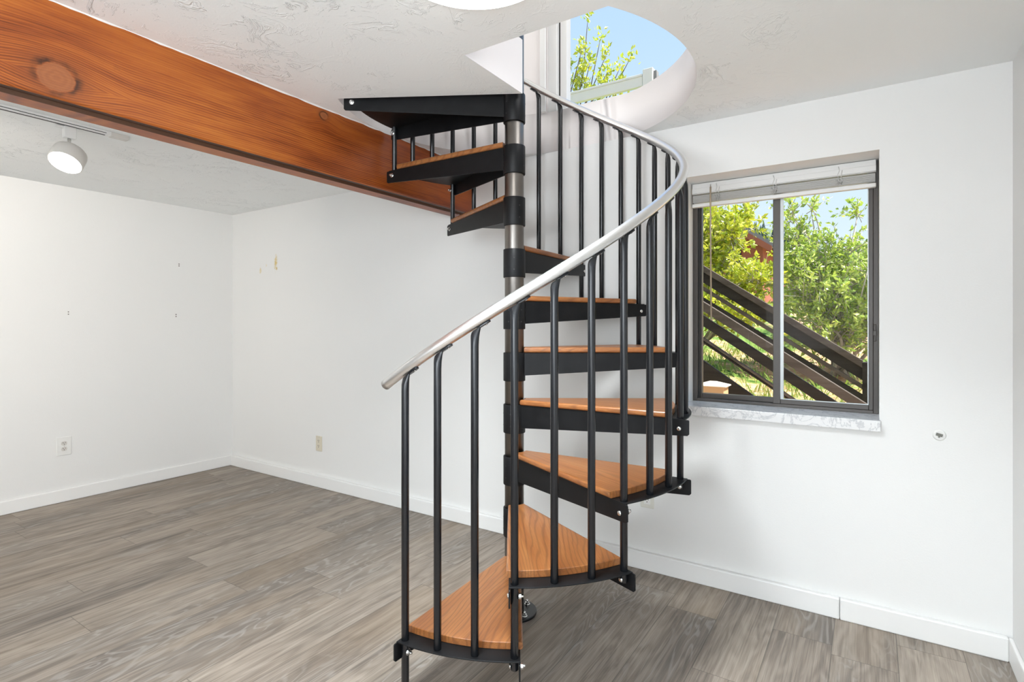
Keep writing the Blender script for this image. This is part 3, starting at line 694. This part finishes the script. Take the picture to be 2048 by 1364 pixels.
for (x, z) in tips:
    y = 4.0 + rng.normal()*.08; tip = np.array([x, y, z]) - B
    root_ = np.array([.2+.25*(x-1.2), 0, 2.9+.2*rng.random()])
    m = root_*.5 + tip*.5 + rng.normal(size=3)*np.array([.05,.05,.03]) + np.array([(x-1.4)*.10, 0, 0])
    wood.tube([root_, m, tip*.8+m*.2, tip], [.012,.008,.005,.002], 5)
    k = int(rng.integers(20, 34)); o_ = rng.normal(size=(k,3))*np.array([.036,.036,.05]); dd = rng.normal(size=(k,3)) + np.array([0,0,.9])
    leaves(fol, tip + o_, dd, .075, rng)
wood.build('branches', M['twig'], tt, recalc=False); fol.build('foliage', M['leafA'], tt, recalc=False)

# timber stair railings running down past the window
def sloped(name, y0, y1, x0, x1, zt, zb, sl, mat, parent, zx=4.4):
    """board in the plane between y0 and y1; zt, zb are its edges' heights at x = zx"""
    b = MB(); P_ = [(x0, zt+sl*(x0-zx)), (x1, zt+sl*(x1-zx)), (x1, zb+sl*(x1-zx)), (x0, zb+sl*(x0-zx))]
    b.add([(x, y, z) for y in (y0, y1) for x, z in P_], [(0,1,2,3),(4,7,6,5),(0,4,5,1),(1,5,6,2),(2,6,7,3),(3,7,4,0)])
    o = b.build(name, mat, parent, .003); return o
far = tag(empty('stair_railing', (0,0,0)), 'dark timber stair railing with a broad cap, the one beside the shrubs', 'railing')
sloped('cap_rail', 1.955, 2.0, 3.2, 4.665, 1.155, 1.100, -.672, M['deckbrown'], far)
sloped('side_board', 1.985, 2.02, 3.2, 4.665, 1.10, 1.010, -.672, M['deckdark'], far)
sloped('middle_rail', 1.96, 2.0, 3.2, 4.665, .980, .946, -.672, M['deckbrown'], far)
sloped('lower_rail', 1.965, 2.0, 3.2, 4.665, .905, .858, -.655, M['deckdark'], far)
b = MB(); b.box((4.66, 1.95, .3), (4.75, 2.04, .965)); b.build('post', M['deckdark'], far, .004)
b = MB(); b.box((4.75, 1.97, .72), (6.6, 2.01, .955)); b.build('landing_rail', M['deckdark'], far, .004)
b = MB(); b.box((3.14, 2.0, .3), (3.23, 2.09, 2.0)); b.build('post.001', M['deckdark'], far, .004)
near = tag(empty('stair_railing', (0,0,0)), 'dark timber stair railing next to the house wall, in front of the far railing', 'railing')
sloped('cap_rail', 1.08, 1.12, 2.7, 5.0, .970, .905, -.668, M['deckbrown'], near)
sloped('side_board', 1.10, 1.14, 2.7, 5.0, .868, .796, -.676, M['deckdark'], near)
sloped('middle_rail', 1.08, 1.12, 2.7, 5.0, .721, .703, -.68, M['deckbrown'], near)
sloped('lower_rail', 1.10, 1.13, 2.7, 5.0, .700, .684, -.672, M['deckdark'], near)
sloped('stringer', 1.10, 1.14, 2.7, 4.5, .556, .375, -.69, M['deckdark'], near)
b = MB(); b.box((2.70, 1.13, .3), (2.79, 1.22, 2.1)); b.build('post', M['deckdark'], near, .004)
b = MB(); b.box((5.0, 1.10, .3), (5.09, 1.19, .62)); b.build('post.001', M['deckdark'], near, .004)
pc = tag(empty('timber_post', (3.895, .84, .350)), 'tan capped timber post standing low outside the window', 'post')
b = MB(); b.box((-.075, -.065, 0), (.075, .065, .505)); b.build('post_body', M['boxtan'], pc, .004)
b = MB(); b.add([(-.09,-.075,.505),(.09,-.075,.505),(.09,.075,.505),(-.09,.075,.505),(-.09,-.075,.512),(.09,-.075,.512),(.09,.075,.512),(-.09,.075,.512),(-.02,0,.535),(.02,0,.535)], [(3,2,1,0),(0,1,5,4),(1,2,6,5),(2,3,7,6),(3,0,4,7),(4,5,9,8),(5,6,9),(6,7,8,9),(7,4,8)]); b.build('post_cap', M['boxtop'], pc, .003)  # cap paler than the post: sunlight on top put into its colour

# upper deck rail
dk = tag(empty('deck_railing', (2.0, 2.0, 2.35)), 'pale timber deck railing with an end post, seen through the stair opening', 'railing')
b = MB(); b.box((-2.5, -.02, .985), (1.03, .02, 1.072)); b.build('top_rail', M['deckpale'], dk, .004)
b = MB(); b.box((-2.5, -.028, 1.072), (1.03, .045, 1.092)); b.build('rail_cap', M['deckpale'], dk, .003)
b = MB(); b.box((1.035, -.03, -1.9), (1.125, .06, 1.125)); b.build('post', M['deckpale'], dk, .004)
b = MB(); b.box((1.125, -.01, .95), (1.155, .05, 1.10)); b.build('dark_side', M['roof'], dk, .003)  # dark piece along the post's right side
b = MB(); b.box((-.9, -.03, -1.9), (-.81, .06, .985)); b.build('post.001', M['deckpale'], dk, .004)
b = MB(); b.box((-2.5, -.05, -.15), (1.15, .05, 0)); b.build('rim_joist', M['deckdark'], dk, .004)

# red house up the slope and the wooded hill behind
hs = tag(empty('house', (1.0, 12.0, gz(1.0, 10))), 'red-brown house with a grey roof half hidden behind the yellow-green shrub', 'house')
hz = gz(1.0, 10)
def hp(x, z): return (x-1.0, z-hz)
b = MB(); P_ = [hp(-2.8, hz-.6), hp(2.50, hz-.6), hp(2.50, 3.30), hp(.6, 4.62), hp(-2.8, 3.2)]
b.add([(x, y, z) for y in (0, 5) for x, z in P_], [(0,1,2,3,4),(9,8,7,6,5),(0,5,6,1),(1,6,7,2),(2,7,8,3),(3,8,9,4),(4,9,5,0)]); b.build('wall', M['redwall'], hs)
b = MB()
for (xa, za, xb_, zb_) in ((.55, 4.74, 2.80, 3.20), (.65, 4.74, -3.2, 3.12)):
    A, C_ = hp(xa, za), hp(xb_, zb_)
    b.add([(A[0],-.35,A[1]),(C_[0],-.35,C_[1]),(C_[0],5.3,C_[1]),(A[0],5.3,A[1]),(A[0],-.35,A[1]-.12),(C_[0],-.35,C_[1]-.12),(C_[0],5.3,C_[1]-.12),(A[0],5.3,A[1]-.12)], [(0,1,2,3),(7,6,5,4),(0,4,5,1),(1,5,6,2),(2,6,7,3),(3,7,4,0)])
b.build('roof', M['roof'], hs)
b = MB(); A, C_ = hp(.6, 4.6), hp(2.75, 3.12)
b.add([(A[0],-.38,A[1]),(C_[0],-.38,C_[1]),(C_[0],-.34,C_[1]),(A[0],-.34,A[1]),(A[0],-.38,A[1]-.16),(C_[0],-.38,C_[1]-.16),(C_[0],-.34,C_[1]-.16),(A[0],-.34,A[1]-.16)], [(0,1,2,3),(7,6,5,4),(0,4,5,1),(1,5,6,2),(2,6,7,3),(3,7,4,0)]); b.build('barge_board', M['redwall'], hs)
b = MB(); b.box((.35, -.04, 1.05), (1.0, .02, 1.95)); b.build('window', M['slot'], hs)

b = MB(); hx = np.linspace(-60, 60, 60)
def hilltop(x): return 10.6 - .42*x if x > -6 else 13.1 - .0*x
for x in hx: b.v += [(x, 50, 2), (x, 62, max(3, hilltop(x)-.8)), (x, 90, max(2, hilltop(x)-3))]
for i in range(len(hx)-1):
    for j in range(2): b.face((i*3+j, (i+1)*3+j, (i+1)*3+j+1, i*3+j+1), 0, True)
struct(b.build('hill', M['hill']))
b = MB(); rng = np.random.default_rng(9)
for _ in range(420):
    x = rng.uniform(-22, 12); t_ = rng.random(); y = 52 + 10*t_; zt = 2 + (max(3, hilltop(x)-.8)-2)*((y-50)/12)
    h = rng.uniform(1.1, 2.4); r = h*.24; n = 7; ph = rng.random()*6
    for lv in range(3):
        z0 = zt - .3 + h*lv*.27; z1 = zt - .3 + h*(lv*.27+.46); rr_ = r*(1-lv*.27); o = len(b.v)
        for j in range(n):
            q = rr_*(1+.25*rng.normal()); b.v.append((x+q*math.cos(ph+2*PI*j/n), y+q*math.sin(ph+2*PI*j/n), z0))
        b.v.append((x, y, z1))
        for j in range(n): b.face((o+j, o+(j+1) % n, o+n))
fo = b.build('forest', M['conifer'], recalc=False); fo['kind'] = 'stuff'; tag(fo, 'dark conifers covering the far hillside', 'forest')

# ------------------------------------------------------------------ light
w = bpy.data.worlds.new('sky'); bpy.context.scene.world = w; w.use_nodes = True
nt_ = w.node_tree; bg = nt_.nodes['Background']; tc = nt_.nodes.new('ShaderNodeTexCoord'); sx = nt_.nodes.new('ShaderNodeSeparateXYZ'); rp = nt_.nodes.new('ShaderNodeValToRGB')
nt_.links.new(tc.outputs['Generated'], sx.inputs[0]); nt_.links.new(sx.outputs[2], rp.inputs[0]); nt_.links.new(rp.outputs[0], bg.inputs[0])
e = rp.color_ramp.elements; e[0].position = 0.0; e[0].color = (.80,.90,1,1); e[1].position = 1.0; e[1].color = (.25,.50,.95,1)
for p_, c_ in ((.16,(.66,.81,.96,1)), (.45,(.50,.70,.93,1))):
    q = e.new(p_); q.color = c_
bg.inputs[1].default_value = 1.08

def light(name, typ, loc, power, col, aim=None, **kw):
    l = bpy.data.lights.new(name, typ); l.energy = power; l.color = col
    for k, v in kw.items(): setattr(l, k, v)
    o = bpy.data.objects.new(name, l); COL.objects.link(o); o.location = loc
    if aim is not None: o.rotation_euler = (Vector(aim)-Vector(loc)).to_track_quat('-Z', 'Y').to_euler()
    return o
light('sun', 'SUN', (10,1.2,17.2), 10.5, (1,.96,.88), (0,0,0), angle=rad(.6))
light('door_daylight', 'AREA', (XR+.05, (DY0+DY1)/2, 1.05), 44, (.90,.955,1), (0, (DY0+DY1)/2+.6, 1.05), shape='RECTANGLE', size=1.6, size_y=1.85)
light('front_fill', 'AREA', ((FX0+FX1)/2, YF-.04, (FZ0+FZ1)/2), 64, (.88,.95,1), ((FX0+FX1)/2, 0, 3.1), shape='RECTANGLE', size=1.5, size_y=1.0)  # unseen fill added to brighten the right floor, tilted up for the ceiling
light('upper_fill', 'AREA', (-.15, -2.2, 3.6), 90, (1,.97,.96), (6, -1.6, 3.0), shape='RECTANGLE', size=3.0, size_y=1.8)  # unseen fill added upstairs to brighten the stairwell, no window behind it
light('upper_side_fill', 'AREA', (6.35, -1.4, 3.7), 80, (.97,.98,1), (3, -1.1, 2.4), shape='RECTANGLE', size=2.0, size_y=1.6)  # second unseen fill, added for the white edge of the stair hole
lw = Vector((1.487,-1.640,H-.019)) + lc + nrm*.012
light('spot_light', 'SPOT', lw, 14, (1,.89,.74), lw + nrm, spot_size=rad(110), spot_blend=.8, shadow_soft_size=.06)
light('left_wall_fill', 'SPOT', (1.50,-2.7,2.0), 76, (1,.92,.82), (0,-1.9,1.35), spot_size=rad(140), spot_blend=.9, shadow_soft_size=.06)  # spot without a lamp body, added out of view to lift the left wall
light('fixture_light', 'AREA', (3.836,-1.538,H-.06), 36, (.90,.965,1), (3.836,-1.538,0), shape='DISK', size=.42, spread=rad(125))

# ------------------------------------------------------------------ camera
cam = bpy.data.cameras.new('camera'); co = bpy.data.objects.new('camera', cam); COL.objects.link(co)
cam.sensor_fit = 'HORIZONTAL'; cam.sensor_width = 36; cam.lens = 1092.6/2048*36; cam.shift_y = -.01568; cam.clip_start = .02; cam.clip_end = 500
co.location = (4.7033, -2.6711, 1.2315); co.rotation_euler = (PI/2, 0, rad(33.202))
sc = bpy.context.scene; sc.camera = co
sc.view_settings.view_transform = 'Standard'; sc.view_settings.look = 'None'; sc.view_settings.exposure = .07; sc.view_settings.gamma = 1; sc.view_settings.use_curve_mapping = False
sc.cycles.max_bounces = 10; sc.cycles.diffuse_bounces = 6; sc.cycles.transparent_max_bounces = 12; sc.cycles.sample_clamp_indirect = 6
